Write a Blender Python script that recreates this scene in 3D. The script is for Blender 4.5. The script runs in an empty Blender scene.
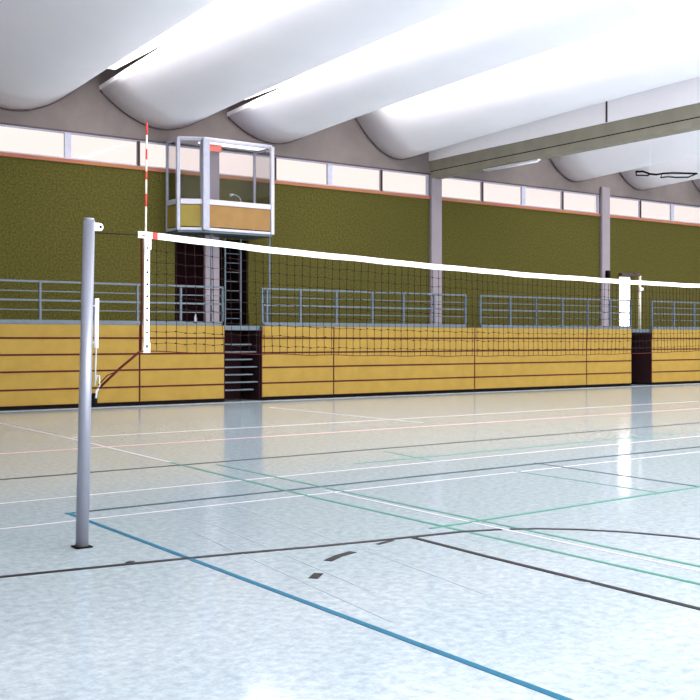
import bpy, bmesh, math, random
from mathutils import Vector, Matrix
random.seed(4)
S = bpy.context.scene
C = S.collection

# ------------------------------------------------------------------ helpers
class MB:
    def __init__(self):
        self.bm = bmesh.new()
    def box(self, a, b, bev=0):
        x0, y0, z0 = a; x1, y1, z1 = b
        vs = [self.bm.verts.new(p) for p in ((x0,y0,z0),(x1,y0,z0),(x1,y1,z0),(x0,y1,z0),(x0,y0,z1),(x1,y0,z1),(x1,y1,z1),(x0,y1,z1))]
        fs = [self.bm.faces.new([vs[i] for i in f]) for f in ((3,2,1,0),(4,5,6,7),(0,1,5,4),(1,2,6,5),(2,3,7,6),(3,0,4,7))]
        if bev:
            es = list({e for f in fs for e in f.edges})
            bmesh.ops.bevel(self.bm, geom=es, offset=bev, segments=2, affect='EDGES')
        return self
    def cyl(self, p, q, r, r2=None, n=10, cap=True):
        p = Vector(p); q = Vector(q); r2 = r if r2 is None else r2
        d = (q-p).normalized()
        u = d.orthogonal().normalized(); v = d.cross(u)
        a = []; b = []
        for i in range(n):
            t = 2*math.pi*(i+.5)/n; w = u*math.cos(t)+v*math.sin(t)
            a.append(self.bm.verts.new(p+w*r)); b.append(self.bm.verts.new(q+w*r2))
        for i in range(n):
            j = (i+1) % n
            f = self.bm.faces.new((a[i], a[j], b[j], b[i])); f.smooth = n > 6
        if cap:
            self.bm.faces.new(a[::-1]); self.bm.faces.new(b)
        return self
    def tube(self, pts, r, n=8):
        pts = [Vector(p) for p in pts]
        rings = []
        u = None
        for i, p in enumerate(pts):
            d = (pts[min(i+1, len(pts)-1)]-pts[max(i-1, 0)]).normalized()
            if u is None: u = d.orthogonal().normalized()
            u = (u-d*u.dot(d)).normalized(); v = d.cross(u)
            rings.append([self.bm.verts.new(p+(u*math.cos(2*math.pi*k/n)+v*math.sin(2*math.pi*k/n))*r) for k in range(n)])
        for a, b in zip(rings, rings[1:]):
            for i in range(n):
                j = (i+1) % n
                f = self.bm.faces.new((a[i], a[j], b[j], b[i])); f.smooth = n > 5
        self.bm.faces.new(rings[0][::-1]); self.bm.faces.new(rings[-1])
        return self
    def prism(self, poly, z0, z1):
        a = [self.bm.verts.new((x, y, z0)) for x, y in poly]
        b = [self.bm.verts.new((x, y, z1)) for x, y in poly]
        n = len(poly)
        self.bm.faces.new(a[::-1]); self.bm.faces.new(b)
        for i in range(n):
            j = (i+1) % n
            self.bm.faces.new((a[i], a[j], b[j], b[i]))
        return self
    def wallbox(self, p, q, z0, z1, t):
        """upright slab standing on the ground line p-q, t thick, centred"""
        p = Vector(p); q = Vector(q); d = (q-p).normalized(); n = Vector((-d.y, d.x))*t/2
        return self.prism([tuple(p-n), tuple(q-n), tuple(q+n), tuple(p+n)], z0, z1)
    def strip(self, pts, w, z0, z1):
        """ribbon of width w along a ground polyline"""
        pts = [Vector(p) for p in pts]; L = []; R_ = []
        for i, p in enumerate(pts):
            d = (pts[min(i+1, len(pts)-1)]-pts[max(i-1, 0)]).normalized()
            n = Vector((-d.y, d.x))*w/2
            L.append(p+n); R_.append(p-n)
        vt = [[self.bm.verts.new((v.x, v.y, z)) for v in side] for side in (L, R_) for z in (z0, z1)]
        a0, a1, b0, b1 = vt
        for i in range(len(pts)-1):
            self.bm.faces.new((a1[i], b1[i], b1[i+1], a1[i+1]))
            self.bm.faces.new((a0[i], a0[i+1], b0[i+1], b0[i]))
            self.bm.faces.new((a0[i], a1[i], a1[i+1], a0[i+1]))
            self.bm.faces.new((b0[i], b0[i+1], b1[i+1], b1[i]))
        for k in (0, -1):
            self.bm.faces.new((a0[k], b0[k], b1[k], a1[k]))
        return self
    def build(self, name, mat, parent=None, label=None):
        bmesh.ops.recalc_face_normals(self.bm, faces=self.bm.faces)
        me = bpy.data.meshes.new(name); self.bm.to_mesh(me); self.bm.free()
        me.materials.append(mat)
        o = bpy.data.objects.new(name, me); C.objects.link(o)
        if parent:
            o.parent = parent
            o.matrix_parent_inverse = Matrix.Translation(-Vector(parent.location))
        if label: o['label'] = label
        return o

def thing(name, label, cat, loc, group=None):
    o = bpy.data.objects.new(name, None); C.objects.link(o)
    o.location = loc; o.empty_display_size = .2
    return tag(o, label, cat, group)
def tag(o, label, cat, group=None):
    o['label'] = label; o['category'] = cat
    if group: o['group'] = group
    return o
def struct(o, label=None):
    o['kind'] = 'structure'
    if label: o['label'] = label
    return o

# ------------------------------------------------------------------ materials
def lin(c):
    return tuple((v/255/12.92 if v/255 <= .04045 else ((v/255+.055)/1.055)**2.4) for v in c)+(1,)
def mat(name, col, rough=.6, metal=0, spec=.4, col2=None, scale=8, bump=0, bscale=60, detail=4):
    m = bpy.data.materials.new(name); m.use_nodes = True
    nt = m.node_tree; b = nt.nodes['Principled BSDF']
    b.inputs['Roughness'].default_value = rough; b.inputs['Metallic'].default_value = metal
    b.inputs['Specular IOR Level'].default_value = spec
    tc = nt.nodes.new('ShaderNodeTexCoord')
    c1 = lin(col); c2 = lin(col2) if col2 else tuple(v*.9 for v in c1[:3])+(1,)
    nz = nt.nodes.new('ShaderNodeTexNoise'); nz.inputs['Scale'].default_value = scale; nz.inputs['Detail'].default_value = detail
    nt.links.new(tc.outputs['Object'], nz.inputs['Vector'])
    rp = nt.nodes.new('ShaderNodeValToRGB'); rp.color_ramp.elements[0].position = .35; rp.color_ramp.elements[1].position = .65
    rp.color_ramp.elements[0].color = c2; rp.color_ramp.elements[1].color = c1
    nt.links.new(nz.outputs['Fac'], rp.inputs['Fac']); nt.links.new(rp.outputs['Color'], b.inputs['Base Color'])
    if bump:
        n2 = nt.nodes.new('ShaderNodeTexNoise'); n2.inputs['Scale'].default_value = bscale; n2.inputs['Detail'].default_value = 3
        nt.links.new(tc.outputs['Object'], n2.inputs['Vector'])
        bp = nt.nodes.new('ShaderNodeBump'); bp.inputs['Strength'].default_value = bump; bp.inputs['Distance'].default_value = .01
        nt.links.new(n2.outputs['Fac'], bp.inputs['Height']); nt.links.new(bp.outputs['Normal'], b.inputs['Normal'])
    return m
def glass(name, tint=(1, 1, 1, 1), refl=.5):
    m = bpy.data.materials.new(name); m.use_nodes = True
    nt = m.node_tree; nt.nodes.clear()
    out = nt.nodes.new('ShaderNodeOutputMaterial'); mix = nt.nodes.new('ShaderNodeMixShader')
    tr = nt.nodes.new('ShaderNodeBsdfTransparent'); tr.inputs['Color'].default_value = tint
    gl = nt.nodes.new('ShaderNodeBsdfGlossy'); gl.inputs['Roughness'].default_value = .02
    fr = nt.nodes.new('ShaderNodeFresnel'); fr.inputs['IOR'].default_value = 1.45
    mu = nt.nodes.new('ShaderNodeMath'); mu.operation = 'MULTIPLY'; mu.inputs[1].default_value = refl
    nt.links.new(fr.outputs[0], mu.inputs[0]); nt.links.new(mu.outputs[0], mix.inputs[0])
    nt.links.new(tr.outputs[0], mix.inputs[1]); nt.links.new(gl.outputs[0], mix.inputs[2]); nt.links.new(mix.outputs[0], out.inputs[0])
    return m

M = {}
M['wall'] = mat('olive_wall', (82, 78, 36), .95, spec=.05, col2=(59, 57, 26), scale=20, bump=.3, bscale=25, detail=12)
M['concrete'] = mat('grey_concrete', (116, 108, 106), .9, spec=.15, col2=(108, 100, 98), scale=1.5, detail=8)
M['column'] = mat('column_concrete', (132, 125, 131), .8, spec=.2, col2=(130, 123, 130), scale=3)
M['beam'] = mat('beam_concrete', (150, 144, 128), .85, spec=.2, col2=(140, 134, 120), scale=2)
M['shell'] = mat('white_shell', (252, 249, 252), .75, spec=.25, col2=(249, 246, 250), scale=1.0)
M['yellow'] = mat('yellow_board', (145, 120, 55), .65, spec=.1, col2=(138, 113, 51), scale=3)
M['orange'] = mat('ochre_board', (134, 104, 62), .6, spec=.15, col2=(126, 98, 58), scale=3)
M['olivey'] = mat('olive_yellow_board', (126, 114, 54), .6, spec=.15, col2=(125, 109, 50), scale=3)
M['maroon'] = mat('dark_maroon', (70, 16, 20), .8, spec=.2)
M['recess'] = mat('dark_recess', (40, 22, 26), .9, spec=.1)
M['shade_niche'] = mat('booth_shade_dark', (30, 14, 18), .95, spec=.05)  # near-black colour stands in for the shade below the booth
M['black'] = mat('black_plinth', (12, 10, 11), .9, spec=.1)
M['steel'] = mat('blue_grey_steel', (78, 92, 102), .5, spec=.4)
M['lightsteel'] = mat('pale_grey_steel', (168, 178, 184), .4, spec=.4)
M['alu'] = mat('silver_aluminium', (138, 143, 155), .42, metal=.5, spec=.5, col2=(140, 144, 158), scale=14)
M['frame'] = mat('silver_frame', (150, 153, 168), .4, spec=.4)
M['boothwhite'] = mat('booth_white', (176, 176, 188), .45, spec=.4)
M['whitepaint'] = mat('white_paint', (238, 238, 245), .45, spec=.4)
M['winframe'] = mat('window_frame_grey', (170, 172, 190), .5)
M['darkframe'] = mat('window_frame_dark', (70, 52, 56), .6)
M['sill'] = mat('orange_sill', (146, 100, 62), .8, col2=(146, 84, 64), scale=.6)
M['tape'] = mat('white_tape', (250, 248, 248), .8, spec=.2, bump=.2)
M['red'] = mat('red_paint', (206, 50, 50), .6)
M['darkcord'] = mat('dark_cord', (34, 22, 20), .8, spec=.1)
M['redcord'] = mat('dark_red_cord', (66, 22, 20), .8, spec=.1)
M['cream'] = mat('cream_pole', (222, 214, 196), .5)
M['glass'] = glass('clear_glass', (1, 1, 1, 1), .15)
def frosted(name, col, st):
    m = bpy.data.materials.new(name); m.use_nodes = True
    b = m.node_tree.nodes['Principled BSDF']; b.inputs['Base Color'].default_value = (.9, .9, .9, 1)
    b.inputs['Emission Color'].default_value = col; b.inputs['Emission Strength'].default_value = st
    return m
M['litglass'] = frosted('lit_frosted_glass', (1, .93, .93, 1), 2.4)
M['added_rooflight'] = frosted('added_roof_glow', (1, .98, .98, 1), 1.6)  # glow of the added roof strips
M['boothglass'] = glass('booth_glass', (.93, .93, .94, 1), .6)
M['innerwall'] = mat('pale_inner_wall', (205, 200, 195), .9)
for k, c in dict(l_white=(190, 186, 192), l_black=(22, 18, 24), l_dark=(34, 36, 44), l_green=(52, 122, 104), l_blue=(0, 96, 126),
                 l_teal=(28, 56, 70), l_pink=(214, 168, 176), l_faint=(146, 158, 166), l_grey=(150, 158, 168)).items():
    M[k] = mat(k, c, .5, spec=.12, scale=20)

# floor: glossy pale blue sports vinyl with a slight waviness
def floor_mat():
    m = bpy.data.materials.new('sports_vinyl'); m.use_nodes = True
    nt = m.node_tree; b = nt.nodes['Principled BSDF']; L = nt.links.new
    tc = nt.nodes.new('ShaderNodeTexCoord'); b.inputs['Specular Tint'].default_value = (1, .72, 1, 1)
    n1 = nt.nodes.new('ShaderNodeTexNoise'); n1.inputs['Scale'].default_value = 14; n1.inputs['Detail'].default_value = 8
    n1.inputs['Roughness'].default_value = .75
    L(tc.outputs['Object'], n1.inputs['Vector'])
    r = nt.nodes.new('ShaderNodeValToRGB'); e = r.color_ramp.elements
    e[0].position = .36; e[0].color = lin((146, 161, 169)); e[1].position = .64; e[1].color = lin((177, 190, 196))
    L(n1.outputs['Fac'], r.inputs['Fac']); L(r.outputs['Color'], b.inputs['Base Color'])
    b.inputs['Roughness'].default_value = .11; b.inputs['Specular IOR Level'].default_value = .3
    b.inputs['IOR'].default_value = 1.42
    n2 = nt.nodes.new('ShaderNodeTexNoise'); n2.inputs['Scale'].default_value = 9; n2.inputs['Detail'].default_value = 2
    L(tc.outputs['Object'], n2.inputs['Vector'])
    bp = nt.nodes.new('ShaderNodeBump'); bp.inputs['Strength'].default_value = .16; bp.inputs['Distance'].default_value = .004
    L(n2.outputs['Fac'], bp.inputs['Height']); L(bp.outputs['Normal'], b.inputs['Normal'])
    return m
M['floor'] = floor_mat()

# ------------------------------------------------------------------ room shell
X0, X1, Y0, YW = -6.0, 46.0, -10.0, 27.0
CP = 8.47; COLS = [5.81+CP*k for k in range(0, 5)]           # columns 5.81 14.28 22.75 31.22 39.69
floor = struct(MB().box((X0-.3, Y0-.3, -.2), (X1+.3, YW+.3, 0)).build('floor', M['floor']), 'glossy pale blue sports hall floor with coloured court lines')

# back wall: olive covered wall, concrete band above the clerestory, piers at the columns
WB, WT = 6.47, 7.20
# tall slit of the lit glazed door, level with the gallery
DX0, DX1, DZ0, DZ1 = 32.13, 32.80, 2.04, 4.12
w = MB()
NX0, NX1, NZ = 13.15, 15.55, 4.60  # niche cut where the booth's shade falls on the wall
w.box((X0, YW, 0), (NX0, YW+.13, WB-.1)).box((NX0, YW, 0), (NX1, YW+.13, 2.0)).box((NX0, YW, NZ), (NX1, YW+.13, WB-.1)).box((NX1, YW, 0), (DX0, YW+.13, WB-.1)).box((DX1, YW, 0), (X1, YW+.13, WB-.1))
w.box((DX0, YW, 0), (DX1, YW+.3, DZ0)).box((DX0, YW, DZ1), (DX1, YW+.13, WB-.1))
wall_back = struct(w.build('wall_back', M['wall']), 'olive green wall behind the gallery')
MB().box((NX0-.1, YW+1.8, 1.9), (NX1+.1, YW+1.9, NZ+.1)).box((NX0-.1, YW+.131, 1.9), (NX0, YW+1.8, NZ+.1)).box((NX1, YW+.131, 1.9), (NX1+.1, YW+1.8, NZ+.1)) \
    .box((NX0, YW+.131, 1.9), (NX1, YW+1.8, 2.0)).box((NX0, YW+.131, NZ), (NX1, YW+1.8, NZ+.1)).build('booth_shade_niche', M['shade_niche'], wall_back, 'near-black niche standing in for the shade under the booth')  # dark niche takes the place of the booth's cast shade
u = MB().box((X0, YW, WT), (X1, YW+.13, 11.5))
MULL = []
for c in COLS:
    u.box((c-.20, YW, WB-.1), (c+.20, YW+.13, WT))
u.box((X0, YW, WB-.1), (3.3, YW+.13, WT)).box((41.5, YW, WB-.1), (X1, YW+.13, WT))
u.build('upper_band', M['concrete'], wall_back, 'grey concrete band above the high windows')
MB().box((3.3, YW-.03, WT-.005), (41.5, YW-.001, WT+.03)).build('window_head', M['darkframe'], wall_back, 'thin dark strip over the high windows')
MB().box((3.3, YW-.06, WB-.1), (41.5, YW-.001, WB)).build('window_sill', M['sill'], wall_back, 'orange sill strip under the high windows')

# clerestory windows, four to a bay
n = 0
edges = []
for k, c in enumerate(COLS[:-1]):
    a, b = c+.20, COLS[k+1]-.20
    ms = [a, a+(b-a)*.25, a+(b-a)*.5, a+(b-a)*.75, b]
    for i in range(4): edges.append((ms[i], ms[i+1], i))
edges += [(3.4, 5.46, 3), (39.5, 41.4, 0)]
for a, b, i in edges:
    n += 1
    hi = .12 if i == 1 or i == 3 else .035     # heavier pale post between 2nd and 3rd pane
    f = MB()
    y0, y1 = YW+.04, YW+.12
    f.box((a, y0, WB), (b, y1, WB+.05)).box((a, y0, WT-.04), (b, y1, WT))
    la, lb = (.035, .09) if i % 2 == 1 else (.09, .035)
    f.box((a, y0, WB+.05), (a+la, y1, WT-.04)).box((b-lb, y0, WB+.05), (b, y1, WT-.04))
    fr = struct(f.build('window_%d' % n, M['winframe']))
    for q0, q1 in ((a, a+la), (b-lb, b)):
        if q1-q0 < .05: MB().box((q0-.01, y0-.012, WB+.01), (q1+.01, y0-.001, WT-.02)).build('dark_post', M['darkframe'], fr, 'dark thin post')
    MB().box((a+la, YW+.07, WB+.05), (b-lb, YW+.08, WT-.04)).build('pane', M['glass'], fr)

# lit glazed door on the gallery
f = MB()
f.box((DX0, YW+.02, DZ0), (DX0+.03, YW+.1, DZ1)).box((DX1-.03, YW+.02, DZ0), (DX1, YW+.1, DZ1))
f.box((DX0+.03, YW+.02, DZ1-.04), (DX1-.03, YW+.1, DZ1)).box((DX0+.03, YW+.02, DZ0), (DX1-.03, YW+.1, DZ0+.08))
dr = struct(f.build('door_1', M['whitepaint']), 'tall narrow glazed door shining white behind the gallery')
MB().box((DX0+.03, YW+.03, DZ0+.08), (DX1-.03, YW+.05, DZ1-.04)).build('pane', M['litglass'], dr, 'brightly lit frosted pane')
MB().box((DX0-.06, YW-.18, DZ1+.02), (DX1+.16, YW-.001, DZ1+.12), .02).build('canopy', M['darkframe'], dr, 'dark hood above the glazed door')

# remaining walls (outside the photograph, they close the hall)
struct(MB().box((X0-.3, Y0, 0), (X0, YW+.3, 11.5)).build('wall_left', M['innerwall']))
struct(MB().box((X1, Y0, 0), (X1+.3, YW+.3, 11.5)).build('wall_right', M['innerwall']))
w = MB().box((X0, Y0-.3, 0), (X1, Y0, 2.2)).box((X0, Y0-.3, 7.4), (X1, Y0, 11.5))
w.box((X0, Y0-.3, 2.2), (X0+3, Y0, 7.4)).box((X1-3, Y0-.3, 2.2), (X1, Y0, 7.4))
struct(w.build('wall_front', M['innerwall']))

# ceiling: flat roof with hanging white trough shells running from wall to wall
struct(MB().box((X0-.3, Y0-.3, 11.5), (X1+.3, YW+.3, 11.7)).build('ceiling', M['concrete']))
SH = [(-4.2, .35), (.1, .35), (4.3, .3), (8.5, .27), (12.7, .27), (16.35, .27), (21.15, .40), (25.0, .42), (29.55, .42), (33.3, .40), (37.9, .4), (41.6, .4), (45.4, .4)]
def shell(cx, k, xl, xr, zmin):
    bm = bmesh.new(); NX, NY = 28, 24; L = YW-Y0; t = .12
    grid = [[], []]
    for s in range(2):
        for j in range(NY+1):
            y = Y0+L*j/NY; d = L*j/NY; rise = 4*.45*d*(L-d)/L**2
            row = []
            for i in range(NX+1):
                x = xl+(xr-xl)*i/NX; dx = x-cx
                z = zmin+k*abs(dx)**1.95+rise+s*t
                row.append(bm.verts.new((x, y, z)))
            grid[s].append(row)
    for s in range(2):
        g = grid[s]
        for j in range(NY):
            for i in range(NX):
                f = bm.faces.new((g[j][i], g[j][i+1], g[j+1][i+1], g[j+1][i])); f.smooth = True
    a, b = grid
    for j in range(NY):
        for i in (0, NX):
            bm.faces.new((a[j][i], a[j+1][i], b[j+1][i], b[j][i]))
    for i in range(NX):
        for j in (0, NY):
            bm.faces.new((a[j][i], a[j][i+1], b[j][i+1], b[j][i]))
    m = MB(); m.bm.free(); m.bm = bm
    return m
names = {2: 'far left of the hall', 3: 'above the steel net post', 4: 'left of the glazed booth', 5: 'right above the glazed booth',
         6: 'left of the big beam', 7: 'just peeping out under the big beam', 8: 'right of the big beam', 9: 'above the lit door with the looped bracket'}
for i, (cx, k) in enumerate(SH):
    xl = (SH[i-1][0]+cx)/2+(.3 if i > 3 else 0) if i else X0
    xr = (SH[i+1][0]+cx)/2-(.3 if i > 2 else 0) if i < len(SH)-1 else X1
    o = struct(shell(cx, k, xl, xr, 7.58).build('ceiling_shell', M['shell']))
    kx = [xl+(xr-xl)*q/24 for q in range(25)]
    MB().tube([(x_, YW-.05, 7.575+k*abs(x_-cx)**1.95) for x_ in kx], .022, 6).build('contact_shade', M['darkframe'], o, 'dark tube for the shade line where the shell meets the wall')  # thin shade line along the wall, put in as a dark tube
    o['label'] = 'white hanging roof shell ' + names.get(i, 'outside the photographed part of the hall')

# big double beam over the second column
b = MB().box((22.56, Y0, 7.32), (23.0, YW, 7.66)).box((22.56, Y0, 7.08), (23.0, YW, 7.29)).box((22.60, Y0, 7.29), (22.96, YW, 7.32))
beam = struct(b.build('ceiling_beam', M['beam']), 'long grey concrete beam crossing the hall under the white shells')
MB().box((22.50, Y0, 7.661), (23.06, YW, 9.6)).build('fascia', M['shell'], beam, 'white upper part of the beam')
MB().box((22.575, Y0, 7.291), (22.599, YW, 7.319)).build('joint', M['black'], beam, 'dark groove along the beam')
for yy in (19.35, 13.5, 8.0):
    MB().box((22.488, yy-.03, 7.66), (22.499, yy+.03, 8.6)).build('panel_joint', M['darkframe'], beam)
t = thing('beam_lamp', 'thin white tube lamp fixed along the underside of the concrete beam', 'lamp', (22.8, 23.5, 7.08))
MB().box((22.74, 22.2, 7.04), (22.86, 24.6, 7.079), .005).build('housing', M['whitepaint'], t)
MB().cyl((22.80, 22.25, 7.015), (22.80, 24.55, 7.015), .024).build('tube', M['tape'], t)

# columns in front of the back wall
col_lab = ['far left, beyond the edge of the photograph', 'running up behind the glazed booth', 'under the end of the big ceiling beam',
           'with a small black loudspeaker near the lit door', 'far right, beyond the edge of the photograph']
for c, l in zip(COLS, col_lab):
    tag(MB().box((c-.235, 26.87, 2.04), (c+.235, YW, 7.24 if c == COLS[1] else 7.075 if c == COLS[2] else 7.5), .02).build('concrete_column', M['column']),
        'pale concrete column ' + l, 'column')
tag(MB().box((31.16, 26.74, 4.02), (31.32, 26.87, 4.30), .015).build('loudspeaker', M['black']), 'small black box loudspeaker fixed to the pale column near the lit door', 'loudspeaker')

# ------------------------------------------------------------------ gallery
YB = 24.6
g = MB()
G1, G2 = (13.45, 14.59), (29.96, 31.07)
g.box((X0, YB+.04, 1.92), (G1[0], YW, 2.04)).box((G1[1], YB+.04, 1.92), (G2[0], YW, 2.04)).box((G2[1], YB+.04, 1.92), (X1, YW, 2.04))
for a, b_ in (G1, G2): g.box((a, YB+.12, 1.92), (b_, YW, 2.04))
gal = struct(g.build('floor_gallery', M['steel']), 'raised spectator gallery floor behind the railings')
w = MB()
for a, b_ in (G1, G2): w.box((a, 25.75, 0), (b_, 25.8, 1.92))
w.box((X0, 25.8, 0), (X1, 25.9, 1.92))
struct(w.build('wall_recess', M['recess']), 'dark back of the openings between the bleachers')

# telescopic bleachers, pushed together
ROWS = [(.10, .448), (.492, .875), (.92, 1.28), (1.325, 1.68), (1.725, 2.03)]
SEC = [(-5.0, 5.55, 'beyond the left edge of the photograph'), (5.55, 11.01, 'leftmost, behind the steel net post'), (11.01, 13.45, 'between net side band and dark stairs'),
       (14.59, 16.98, 'short, just right of the dark stair opening'), (16.98, 22.40, 'long, under the column that carries the big beam'),
       (22.40, 27.59, 'long, in the middle of the right half'), (27.59, 29.96, 'short, left of the dark opening beside the lit door'),
       (31.07, 36.5, 'rightmost, right of the last dark opening'), (36.5, 45.5, 'beyond the right edge of the photograph')]
for a, b_, l in SEC:
    t = thing('retracted_bleacher', 'closed yellow boarded bleacher block ' + l, 'bleachers', ((a+b_)/2, YB, 0), 'closed bleachers along the gallery')
    MB().box((a+.002, YB+.03, .09), (b_-.002, 25.7, 1.915)).build('frame', M['maroon'], t, 'dark red carcass between the boards')
    MB().box((a+.002, YB+.012, 1.70), (b_-.002, YB+.028, 2.03)).build('top_rail', M['maroon'], t)
    MB().box((a+.002, YB+.04, 0), (b_-.002, 25.65, .088)).build('plinth', M['black'], t, 'black plinth')
    for x_, s_ in ((a, 1), (b_, -1)):
        MB().box((min(x_, x_+s_*.0019), YB+.03, .09), (max(x_, x_+s_*.0019), 25.7, 1.915)).build('side_panel', M['recess'], t, 'dark side panel')
    for z0, z1 in ROWS:
        MB().box((a+.022, YB+(0 if z0 > 1.7 else .014), z0), (b_-.022, YB+.011 if z0 > 1.7 else YB+.029, z1), .003).build('front_board', M['yellow'], t)

# steps in the first opening (alternating open treads between dark strings)
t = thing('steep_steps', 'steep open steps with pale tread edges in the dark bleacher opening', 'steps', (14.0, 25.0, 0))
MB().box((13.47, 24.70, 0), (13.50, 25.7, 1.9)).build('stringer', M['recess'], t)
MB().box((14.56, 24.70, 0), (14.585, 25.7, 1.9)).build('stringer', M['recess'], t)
for i in range(7):
    z = .285+i*.205; y = 24.72+i*.02
    xr = 14.40 if i % 2 == 0 else 14.555
    MB().box((13.50, y, z), (xr, y+.22, z+.035), .004).build('tread', M['steel'], t)

# railings
def railing(xs, label):
    t = thing('gallery_railing', 'blue-grey steel railing ' + label, 'railing', ((xs[0]+xs[-1])/2, YB+.1, 2.04), 'railings along the gallery')
    a, b_ = xs[0], xs[-1]
    MB().box((a, YB+.05, 2.045), (b_, YB+.13, 2.14)).build('base_rail', M['steel'], t)
    for z, r in ((3.06, .024), (2.83, .012), (2.61, .022), (2.38, .012)):
        MB().box((a, YB+.09-r, z-r), (b_, YB+.09+r, z+r), .004).build('rail', M['steel'], t)
    for x in xs:
        MB().box((x-.028, YB+.055, 2.141), (x+.028, YB+.125, 3.085), .006).build('baluster', M['steel'], t)
railing([4.76, 6.0, 7.24, 8.48, 9.73, 10.98, 12.19, 13.41], 'left of the stair opening, behind the net post')
railing([14.65, 14.80, 15.89, 17.12, 18.41, 19.58, 20.79, 22.07], 'in the middle, between stair opening and the beam column')
railing([22.71, 24.02, 25.22, 26.46, 27.70, 28.90, 29.98], 'between the beam column and the lit door')
railing([31.17, 32.42, 33.66, 34.9, 36.15, 37.4], 'at the right edge, past the lit door')

# ladder below the booth
t = thing('wall_ladder', 'steel ladder in front of the dark shade niche below the glazed booth', 'ladder', (14.93, 26.85, 2.04))
for x in (14.68, 15.2):
    MB().box((x-.02, 26.83, 2.05), (x+.02, 26.88, 4.63)).build('side_rail', M['steel'], t)
for i in range(9):
    z = 2.28+i*.27
    MB().cyl((14.70, 26.855, z), (15.18, 26.855, z), .014).build('rung', M['steel'], t)

# ------------------------------------------------------------------ glazed booth
YC = 25.92
P = [(15.71, YC), (13.54, YC), (12.88, 26.25), (12.88, 26.97), (15.71, 26.97)]   # front right, front left, chamfer, left back, right back
def off(k, d):   # inward offset point of the footprint
    cx, cy = 14.3, 26.5
    x, y = P[k]; v = Vector((cx-x, cy-y)).normalized(); return (x+v.x*d, y+v.y*d)
t = thing('commentary_booth', 'glazed booth with yellow lower panels hanging high on the olive wall', 'booth', (14.3, 26.5, 4.62))
def notch(poly): return poly
# footprint leaves the concrete column (x 13.9-14.34, y 26.6-27) free
cf = [(15.71, YC), (15.71, 26.97), (14.36, 26.97), (14.36, 26.58), (13.88, 26.58), (13.88, 26.97), (12.88, 26.97), (12.88, 26.25), (13.54, YC)]
MB().prism(cf, 4.64, 4.70).build('floor_slab', M['steel'], t, 'dark underside slab')
MB().prism(cf, 7.24, 7.29).build('roof', M['boothwhite'], t)
SEG = [(0, 1, 'orange'), (1, 2, 'olivey'), (2, 3, 'olivey'), (4, 0, 'orange')]
for a, b_, mm in SEG:
    p, q = Vector(P[a]), Vector(P[b_]); d = (q-p).normalized()
    p1, q1 = p+d*.07, q-d*.07
    MB().wallbox(p1, q1, 4.701, 4.77, .07).build('bottom_rail', M['boothwhite'], t)
    MB().wallbox(p1, q1, 4.801, 5.42, .03).build('lower_panel', M[mm], t, 'ochre panel' if mm == 'orange' else 'olive yellow panel')
    MB().wallbox(p1, q1, 5.421, 5.56, .09).build('mid_rail', M['boothwhite'], t)
    MB().wallbox(p1, q1, 5.561, 7.179, .008).build('glass_pane', M['boothglass'], t, 'clear glass pane')
    MB().wallbox(p1, q1, 7.18, 7.239, .07).build('top_rail', M['frame'], t)
for k, (x, y) in enumerate(P):
    r = (.055, .10, .05, .035, .035)[k]
    yy = min(y, 26.97-r)
    MB().box((x-r, yy-r, 4.701), (x+r, yy+r, 7.239), .01).build('corner_post', M['boothwhite'] if k in (0, 4) else M['frame'], t)
MB().box((13.62, 26.05, 7.20), (15.6, 26.5, 7.235)).build('added_ceiling_glow', frosted('added_booth_glow', (1, .97, .97, 1), 1.0), t, 'added glowing panel for the white booth ceiling')  # glow added to make the booth ceiling look bright white
MB().cyl((13.80, YC+.12, 2.04), (13.80, YC+.12, 4.639), .03).build('support_pole', M['steel'], t)
MB().cyl((15.66, YC+.06, 2.04), (15.66, YC+.06, 4.639), .03).build('support_pole', M['steel'], t)
tag(MB().box((13.68, YC+.10, 6.93), (14.12, YC+.16, 7.13), .01).build('red_sign_box', mat('pink_red_box', (226, 120, 104), .5)),
    'small pink-red box hanging under the booth roof behind the front glass', 'sign')
t = thing('gooseneck_lamp', 'small curved pale gooseneck lamp on the sill inside the booth', 'lamp', (14.75, 26.05, 5.561))
MB().cyl((14.75, 26.05, 5.561), (14.75, 26.05, 5.59), .06, n=14).build('lamp_base', M['lightsteel'], t)
MB().tube([(14.75, 26.05, 5.59), (14.75, 26.05, 5.64), (14.70, 26.05, 5.72), (14.60, 26.05, 5.77), (14.50, 26.05, 5.78)], .012).build('gooseneck', M['lightsteel'], t)
MB().cyl((14.51, 26.05, 5.785), (14.40, 26.05, 5.75), .02, .05, n=12).build('lamp_shade', M['lightsteel'], t)
# shelf under the lamp
# small white bottle on the gallery
t = tag(MB().cyl((12.78, 25.0, 2.04), (12.78, 25.0, 2.26), .04).cyl((12.78, 25.0, 2.26), (12.78, 25.0, 2.31), .04, .016).cyl((12.78, 25.0, 2.31), (12.78, 25.0, 2.35), .018)
        .build('bottle', M['boothwhite']), 'small white bottle standing on the gallery behind the left railing', 'bottle')

# pale pole beside the lit door
t = thing('gallery_pole', 'pale upright pole with a dark bracket beside the lit door', 'pole', (32.48, 26.3, 2.04))
MB().cyl((32.48, 26.3, 2.04), (32.48, 26.3, 4.12), .055, n=14).build('shaft', M['cream'], t)
MB().tube([(32.48, 26.3, 4.10), (32.36, 26.25, 4.17), (32.15, 26.15, 4.16), (31.75, 26.0, 4.20)], .035).build('bracket', M['darkframe'], t, 'dark curved bracket on top')
MB().cyl((32.46, 26.24, 3.60), (32.42, 26.14, 3.60), .07, .07, n=16).build('round_lamp', M['whitepaint'], t, 'round white lamp')

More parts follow.
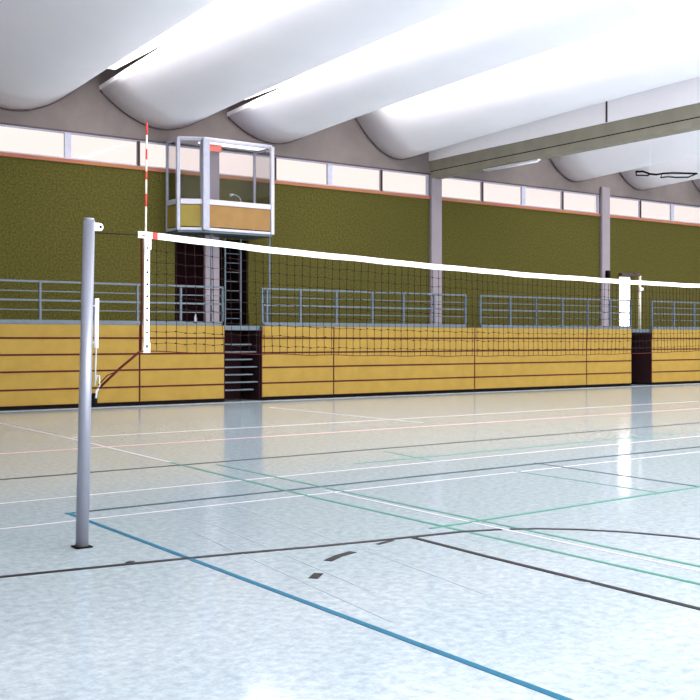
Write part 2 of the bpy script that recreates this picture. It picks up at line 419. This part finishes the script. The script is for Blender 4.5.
# looped dark bracket hanging under the shell
t = thing('looped_bracket', 'dark metal bracket of flat loops hanging below the white shell', 'bracket', (31.6, 22.4, 7.4))
def atc(px, py, Y):   # point of the plane y = Y seen along the given direction
    f = 1044; a = (px-350)/f; b_ = (339-py)/f; d = (.5806+a*.8142, .8142-a*.5806, b_); s = Y/d[1]
    return (d[0]*s, Y, 1.68+d[2]*s)
YL = 19.0
lp = MB()
lp.tube([atc(636, 171.6, YL), atc(643, 171.4, YL), atc(650, 174, YL), atc(656, 174.6, YL), atc(664, 173.4, YL), atc(672, 173, YL), atc(684, 173.2, YL), atc(697, 173.6, YL)], .028, 6)
lp.tube([atc(636, 171.6, YL), atc(636.4, 175.3, YL), atc(648, 175.5, YL), atc(650, 174, YL)], .022, 6)
lp.build('loop', M['black'], t)
lp = MB()
lp.tube([atc(662, 173.8, YL), atc(660.6, 177.4, YL), atc(668, 176.8, YL), atc(676, 177.4, YL), atc(688, 177.2, YL), atc(697, 173.6, YL)], .022, 6)
lp.build('loop', M['black'], t)
for px in (650, 684):
    x, y, z = atc(px, 174, YL)
    MB().cyl((x, y, z), (x, y, 8.6), .004, n=6).build('hanger', M['whitepaint'], t)

# ------------------------------------------------------------------ court lines
def line(pts, w, m, lab, z=.002):
    dense = []
    for p, q in zip(pts, pts[1:]):
        dense.append(p)
    dense.append(pts[-1])
    MB().strip(dense, w, 0.0002, z).build('court_line', M[m], floor, lab)
line([(3.63, 9.80), (3.65, -2)], .05, 'l_blue', 'blue court line running towards the camera', .0030)
line([(3.60, 9.76), (10.7, 10.0), (40, 10.7)], .07, 'l_teal', 'dark teal court line across the hall')
line([(-5, 12.45), (4.16, 12.58), (13.74, 12.86), (40, 13.6)], .075, 'l_dark', 'dark court line further back', .0022)
line([(-5, 10.5), (3.56, 10.76), (14.85, 11.17), (40, 12.0)], .034, 'l_white', 'white court line', .0018)
line([(-5, 9.1), (3.08, 9.32), (12.78, 9.62), (40, 10.3)], .034, 'l_white', 'white court line', .0016)
line([(6.45, 17.2), (13.6, 17.25), (24, 17.5)], .06, 'l_white', 'white court line near the bleachers')
line([(-5, 15.3), (13, 15.5), (40, 16)], .05, 'l_pink', 'faint pink court line')
line([(8.2, 11.4), (15.5, 11.75)], .05, 'l_green', 'faint green court line', .0018)
line([(6.42, 22.5), (6.40, 17.2), (6.26, 13.0)], .06, 'l_white', 'white court line running back', .0024)
line([(6.26, 13.0), (6.12, 9.2), (6.10, 4.2), (6.08, -2)], .045, 'l_green', 'green court line', .0024)
line([(6.66, 12.4), (6.60, 8.0), (6.57, 4.0), (6.55, -2)], .04, 'l_green', 'green court line', .0026)
line([(6.50, 9.6), (6.44, 6.0), (6.46, 3.5), (6.4, -2)], .028, 'l_white', 'white court line beside the green ones', .0028)
line([(5.95, 7.12), (7.7, 7.22), (9.75, 7.34), (20, 7.7)], .045, 'l_green', 'green court line crossing under the net', .0032)
line([(13.28, 22.0), (13.34, 16.2)], .06, 'l_white', 'white court line', .0026)
line([(9.50, 12.4), (9.28, 11.0)], .045, 'l_green', 'green court line', .0026)
line([(10.25, 10.06), (10.12, 7.3), (10.1, 4)], .045, 'l_teal', 'dark teal court line running towards the camera', .0028)
line([(9.42, 9.6), (9.37, 7.31)], .03, 'l_green', 'faint green court line', .0026)
line([(4.37, 9.86), (4.48, 8.3), (4.15, 5.6)], .015, 'l_faint', 'faint grey seam line', .0014)
line([(4.17, 8.2), (3.94, 6.2), (3.8, 4.9)], .015, 'l_faint', 'faint grey seam line', .0014)
line([(5.2, 9.6), (4.9, 6.5), (4.7, 5)], .015, 'l_faint', 'faint grey seam line', .0014)
arc = [(-2, 8.0), (1.0, 7.62), (2.45, 7.40), (3.24, 7.29), (4.05, 7.16), (4.63, 7.04), (5.2, 6.95), (5.6, 6.90), (6.07, 6.84), (6.38, 6.74), (6.73, 6.55), (6.98, 6.32), (7.21, 6.02), (7.41, 5.62), (7.58, 5.1), (7.7, 4.4), (7.75, 3.5), (7.7, 2.4), (7.5, 1.2), (7.1, 0), (6.6, -1)]
line(arc[:10]+[(6.43, 6.72)], .06, 'l_black', 'black curved court line', .0036)
line([(6.50, 6.68)]+arc[10:], .06, 'l_black', 'black curved court line', .0036)
line([(5.56, 6.90), (5.54, 6.0), (5.54, 4.5), (5.54, -2)], .055, 'l_black', 'black court line running towards the camera', .0038)
line([(5.14, 6.82), (5.34, 6.88)], .045, 'l_black', 'black dash', .0034)
line([(4.45, 6.53), (4.62, 6.63), (4.80, 6.69)], .07, 'l_black', 'black dash', .0034)
line([(4.04, 6.11), (4.16, 6.22)], .07, 'l_black', 'black dash', .0034)
line([(3.19, 7.34), (3.24, 7.38)], .05, 'l_black', 'black dash', .0039)
line([(5.43, 4.96), (5.56, 4.86)], .03, 'l_faint', 'grey scuff line', .0034)
line([(X0, 24.3), (X1, 24.3)], .34, 'l_grey', 'pale grey floor edge along the bleachers', .0012)

# ------------------------------------------------------------------ net post
BP = Vector((3.130, 8.115, 0)); TP = Vector((3.190, 8.115, 2.66))
t = thing('volleyball_post', 'silver aluminium volleyball post with winch standing in the floor at left', 'post', (BP.x, BP.y, 0))
MB().cyl(BP+Vector((0, 0, .004)), TP-Vector((0, 0, .02)), .052, .047, n=28).cyl(TP-Vector((0, 0, .0199)), TP, .047, .038, n=28).build('shaft', M['alu'], t)
def onpost(z): return BP+(TP-BP)*(z/2.66)
ND = Vector((.987, .161, 0)); NN = Vector((-.161, .987, 0))
# dark slot along the side of the shaft
c0 = onpost(2.594)+ND*.045
lg = MB(); n_ = 14
lugpts = [(0, -.032), (.05, -.032)]+[(.05+.032*math.sin(a), -.032*math.cos(a)) for a in [math.pi*i/8 for i in range(1, 8)]]+[(.05, .032), (0, .032)]
va = [lg.bm.verts.new(c0+ND*p[0]+Vector((0, 0, p[1]))-NN*.012) for p in lugpts]
vb = [lg.bm.verts.new(c0+ND*p[0]+Vector((0, 0, p[1]))+NN*.012) for p in lugpts]
lg.bm.faces.new(va); lg.bm.faces.new(vb[::-1])
for i in range(len(lugpts)):
    j = (i+1) % len(lugpts); lg.bm.faces.new((va[i], va[j], vb[j], vb[i]))
lug = lg.build('top_lug', M['whitepaint'], t, 'white rounded lug at the top')
q = c0+ND*.055
MB().cyl(q-NN*.016, q+NN*.016, .012, n=14).build('pin', M['black'], lug, 'dark hole')
# tensioner tube, rod, crank hook, cleat
def side(px_off, z): return onpost(z)+ND*px_off-NN*.01
MB().cyl(side(.085, 1.605), side(.082, 2.01), .018, n=16).build('tensioner_tube', M['whitepaint'], t, 'white tensioner tube')
MB().cyl(side(.082, 1.30), side(.085, 1.604), .006, n=8).build('tensioner_rod', M['lightsteel'], t)
MB().tube([side(.082, 1.32), side(.10, 1.385), side(.12, 1.383), side(.125, 1.30), side(.105, 1.26)], .006).build('hook', M['lightsteel'], t, 'thin wire hook')
MB().box(tuple(side(.080, 1.14)-Vector((.018, .02, 0))), tuple(side(.080, 1.24)+Vector((.018, .02, 0))), .005).build('cleat', M['black'], t, 'black rope cleat')
MB().box(tuple(side(.058, 1.155)-Vector((.012, .015, 0))), tuple(side(.058, 1.185)+Vector((.005, .015, 0))), .003).build('cleat_bolt', M['black'], t)
for z in (1.65, 1.95):
    MB().cyl(onpost(z)+ND*.045-NN*.01, side(.07, z), .008, n=8).build('clip', M['lightsteel'], t)
tag(MB().box((BP.x-.07, BP.y-.07, .0001), (BP.x+.07, BP.y+.07, .012), .004).build('floor_sleeve_plate', M['black']), 'black square plate on the floor around the foot of the net post', 'plate')

# ------------------------------------------------------------------ volleyball net
O = Vector((3.73, 8.21, 0)); LN = 10.3
def sag(s): return .100*(1-((s-6.5)/6.5)**2) if s > 0 else 0
def wav(s): return .006*math.sin(s*3.1)+.004*math.sin(s*7.7+1)
def NP(s, z, o=0):
    return O+ND*s+NN*(o+.012*math.sin(s*1.7+z*2))+Vector((0, 0, z-sag(s)))
ZT, ZB = 2.585, 1.575
t = thing('volleyball_net', 'dark mesh volleyball net with white top tape stretched across the hall', 'net', tuple(O+ND*5+Vector((0, 0, ZB))))
m = MB()
R1 = .0026
for i in range(0, 103):
    s = i*.1
    drift = .012*math.sin(s*2.3)
    m.tube([NP(s, ZT-.05), NP(s+drift*.5, ZT-.35), NP(s+drift, ZT-.7, .01*math.sin(i)), NP(s+drift*1.5+.004*math.sin(i*1.9), ZB)], R1, 4)
for j in range(1, 10):
    z = ZT-.05-.0985*j
    m.tube([NP(i*.1, z+.006*math.sin(i*2.1+j)) for i in range(0, 104)], R1, 4)
for i in range(0, 102):          # knots
    for j in range(1, 10):
        s = i*.1+.012*math.sin(i*.23)*(j/9)*1.4; z = ZT-.05-.0985*j+.006*math.sin(i*2.1+j)
        p = NP(i*.1, z)
        if (i*7+j*3) % 2 == 0 or i < 50:
            m.box(tuple(p-Vector((.005, .005, .006))), tuple(p+Vector((.005, .005, .006))))
m.build('net_mesh', M['darkcord'], t, 'dark square mesh')
def ribbon(s0, s1, zf0, zf1, th, n=60):
    mm = MB(); A = []
    for k in range(n+1):
        s = s0+(s1-s0)*k/n
        z0, z1 = zf0(s), zf1(s)
        A.append([mm.bm.verts.new(NP(s, z0, -th)), mm.bm.verts.new(NP(s, z1, -th)), mm.bm.verts.new(NP(s, z1, th)), mm.bm.verts.new(NP(s, z0, th))])
    for a, b_ in zip(A, A[1:]):
        for i in range(4): mm.bm.faces.new((a[i], a[(i+1) % 4], b_[(i+1) % 4], b_[i]))
    mm.bm.faces.new(A[0]); mm.bm.faces.new(A[-1][::-1])
    return mm
tt = ribbon(-.085, LN, lambda s: ZT-.054+wav(s)*.5, lambda s: ZT+.002+wav(s)*.3, .006, 120).build('top_tape', M['tape'], t, 'white top tape')
ribbon(.055, .108, lambda s: ZT-.052, lambda s: ZT+.004, .0085, 2).build('red_patch', M['red'], tt, 'red patch on the tape')
ribbon(-.05, -.02, lambda s: ZT-.038, lambda s: ZT-.028, .0075, 2).build('eyelet', M['darkcord'], tt)
ribbon(.012, .024, lambda s: ZT-.042, lambda s: ZT-.024, .0075, 2).build('eyelet', M['darkcord'], tt)
for a in (.14, .9, 2.1, 3.6, 5.2, 7.0):
    ribbon(a, a+.09, lambda s: ZT-.034, lambda s: ZT-.028, .0072, 2).build('stitching', M['lightsteel'], tt)
st = ribbon(-.022, .028, lambda s: ZB-.005, lambda s: ZT-.054, .0075, 2).build('side_tape', M['tape'], t, 'white vertical side band with dark eyelets')
ribbon(-.024, .040, lambda s: ZT-.145, lambda s: ZT-.0545, .009, 2).build('pocket_top', M['tape'], st)
ribbon(-.026, .036, lambda s: ZB-.012, lambda s: ZB+.075, .009, 2).build('pocket_end', M['tape'], st)
ribbon(-.006, .012, lambda s: ZB+.03, lambda s: ZB+.055, .0105, 2).build('dark_mark', M['darkcord'], st)
for k in range(8):
    z = ZT-.135-.102*k
    p = NP(.003, z, -.0075)
    MB().cyl(p-NN*.003, p+NN*.002, .009, n=10).build('eyelet', M['darkcord'], st)
MB().tube([NP(-.052, ZT-.054), NP(-.05, ZT-.3), NP(-.048, ZT-.6), NP(-.052, ZB)], .009, 6).build('edge_cord', M['redcord'], t, 'dark red edge cord')
MB().tube([NP(i*.1-.05, ZB+.004*math.sin(i*.9)) for i in range(0, 104)], .004, 6).build('bottom_cord', M['redcord'], t, 'dark red bottom cord')
MB().tube([onpost(2.545)+ND*.045, NP(-.084, ZT-.03)], .005, 6).build('top_cable', M['darkcord'], t, 'dark cable to the post')
# lower tension straps
p0 = side(.115, 1.275); p1 = NP(-.052, ZB+.005)
MB().tube([p0, p0+(p1-p0)*.5+Vector((0, 0, .01)), p1], .011, 6).build('tension_strap', M['redcord'], t, 'dark red strap pulled down to the post')
MB().tube([p0+Vector((0, 0, .03)), p0+(p1-p0)*.2+Vector((0, 0, .045)), p0+(p1-p0)*.42+Vector((0, 0, .008))], .005, 6).build('tension_strap', M['redcord'], t)
MB().tube([side(.078, 1.20)-NN*.025, side(.09, 1.255)-NN*.01, p0], .009, 6).build('strap_buckle', M['lightsteel'], t, 'pale buckle at the post')

# far post, outside the photograph, carries the other end
e = O+ND*(LN+.6)
t = thing('volleyball_post', 'silver aluminium volleyball post at the far right end of the net', 'post', (e.x, e.y, 0))
MB().cyl((e.x, e.y, 0.004), (e.x, e.y, 2.66), .05, n=20).build('shaft', M['alu'], t)
MB().tube([NP(LN, ZT-.03)+ND*.01, (e.x-.05, e.y, 2.5)], .005, 6).build('cable', M['darkcord'], t)

# antenna, red and white
t = thing('net_antenna', 'thin red and white striped antenna rising above the near end of the net', 'antenna', tuple(NP(.015, ZT)))
z = ZT-.5; k = 0
top = ZT+.94
zs = [ZT-.3, ZT+.04, ZT+.13, ZT+.22, ZT+.33, ZT+.45, ZT+.52, ZT+.62, ZT+.71, ZT+.83, top]
for k in range(len(zs)-1):
    def AP(zz): return O+ND*(.012+.012*(zz-ZT))+NN*.022+Vector((0, 0, zz))
    mm = M['cream'] if k % 2 == 0 or k == 0 else M['red']
    if k == 0: mm = M['cream']
    if k == 1: mm = M['cream']
    MB().cyl(AP(zs[k]), AP(zs[k+1]), .008, n=8).build('stripe', mm, t, 'cream stripe' if mm == M['cream'] else 'red stripe')

# ------------------------------------------------------------------ lamps above and behind the camera (outside the frame)
def area(name, loc, size, rot, power, col, parent=None):
    l = bpy.data.lights.new(name, 'AREA'); l.shape = 'RECTANGLE'; l.size, l.size_y = size; l.energy = power; l.color = col
    o = bpy.data.objects.new(name, l); C.objects.link(o); o.location = loc; o.rotation_euler = rot
    if parent:
        o.parent = parent; o.matrix_parent_inverse = Matrix.Translation(-Vector(parent.location))
    return o
DAY = (1.0, .97, .98)
area('window_daylight', ((X0+X1)/2, Y0-.15, 4.8), (44, 5.1), (math.radians(90), 0, 0), 8200, DAY)
# added glowing strips, not real windows, where two shells meet, for top light
for i in range(3, len(SH)-1):
    xm = (SH[i][0]+SH[i+1][0])/2
    zz = 7.58+SH[i][1]*((SH[i+1][0]-SH[i][0])/2)**1.95
    if abs(xm-23.07) < .3: continue
    nm = struct(MB().box((xm-.34, Y0+.5, zz+.05), (xm+.34, YW-1.0, zz+.12)).build('window_%d' % (40+i), M['added_rooflight']), 'added glowing strip between two shells')
    area('added_rooflight', (xm, (Y0+YW)/2, zz+.03), (.6, 34), (0, 0, 0), 880, DAY)
lamp_n = 0
for (x, wht) in ((6.4, 'left'), (14.4, 'middle'), (27, 'right'), (35.5, 'far right')):
    for y, dep in ((-4, 'rear'), (3, 'front')):
        if dep == 'front': continue
        if wht == 'middle' and dep == 'front': pass
        t = thing('ceiling_lamp', 'long white ceiling lamp behind the viewer, %s of the row' % wht, 'ceiling lamp', (x, y, 7.3), 'ceiling lamps outside the photograph')
        MB().box((x-.3, y-1.5, 7.30), (x+.3, y+1.5, 7.40), .02).build('housing', M['whitepaint'], t)
        MB().cyl((x, y-1, 7.40), (x, y-1, 8.3), .01, n=6).cyl((x, y+1, 7.40), (x, y+1, 8.3), .01, n=6).build('hanger', M['lightsteel'], t)
        area('lamp_light', (x, y, 7.27), (.55, 2.9), (0, 0, 0), 420, (1, .98, .96), t)

# ------------------------------------------------------------------ sky outside
wd = bpy.data.worlds.new('overcast'); S.world = wd; wd.use_nodes = True
bg = wd.node_tree.nodes['Background']; bg.inputs[0].default_value = (1, .86, .82, 1); bg.inputs[1].default_value = 1.0

# ------------------------------------------------------------------ camera
cam = bpy.data.cameras.new('camera'); co = bpy.data.objects.new('camera', cam); C.objects.link(co)
cam.sensor_width = 36; cam.lens = 1044/700*36; cam.shift_y = -11/700; cam.clip_end = 200; cam.clip_start = .05
co.location = (0, 0, 1.68)
co.rotation_euler = (math.radians(90), 0, math.atan2(.8142, .5806)-math.pi/2)
S.camera = co
S.view_settings.view_transform = 'Standard'; S.view_settings.look = 'None'; S.view_settings.gamma = 1
S.view_settings.use_curve_mapping = False; S.view_settings.exposure = .14
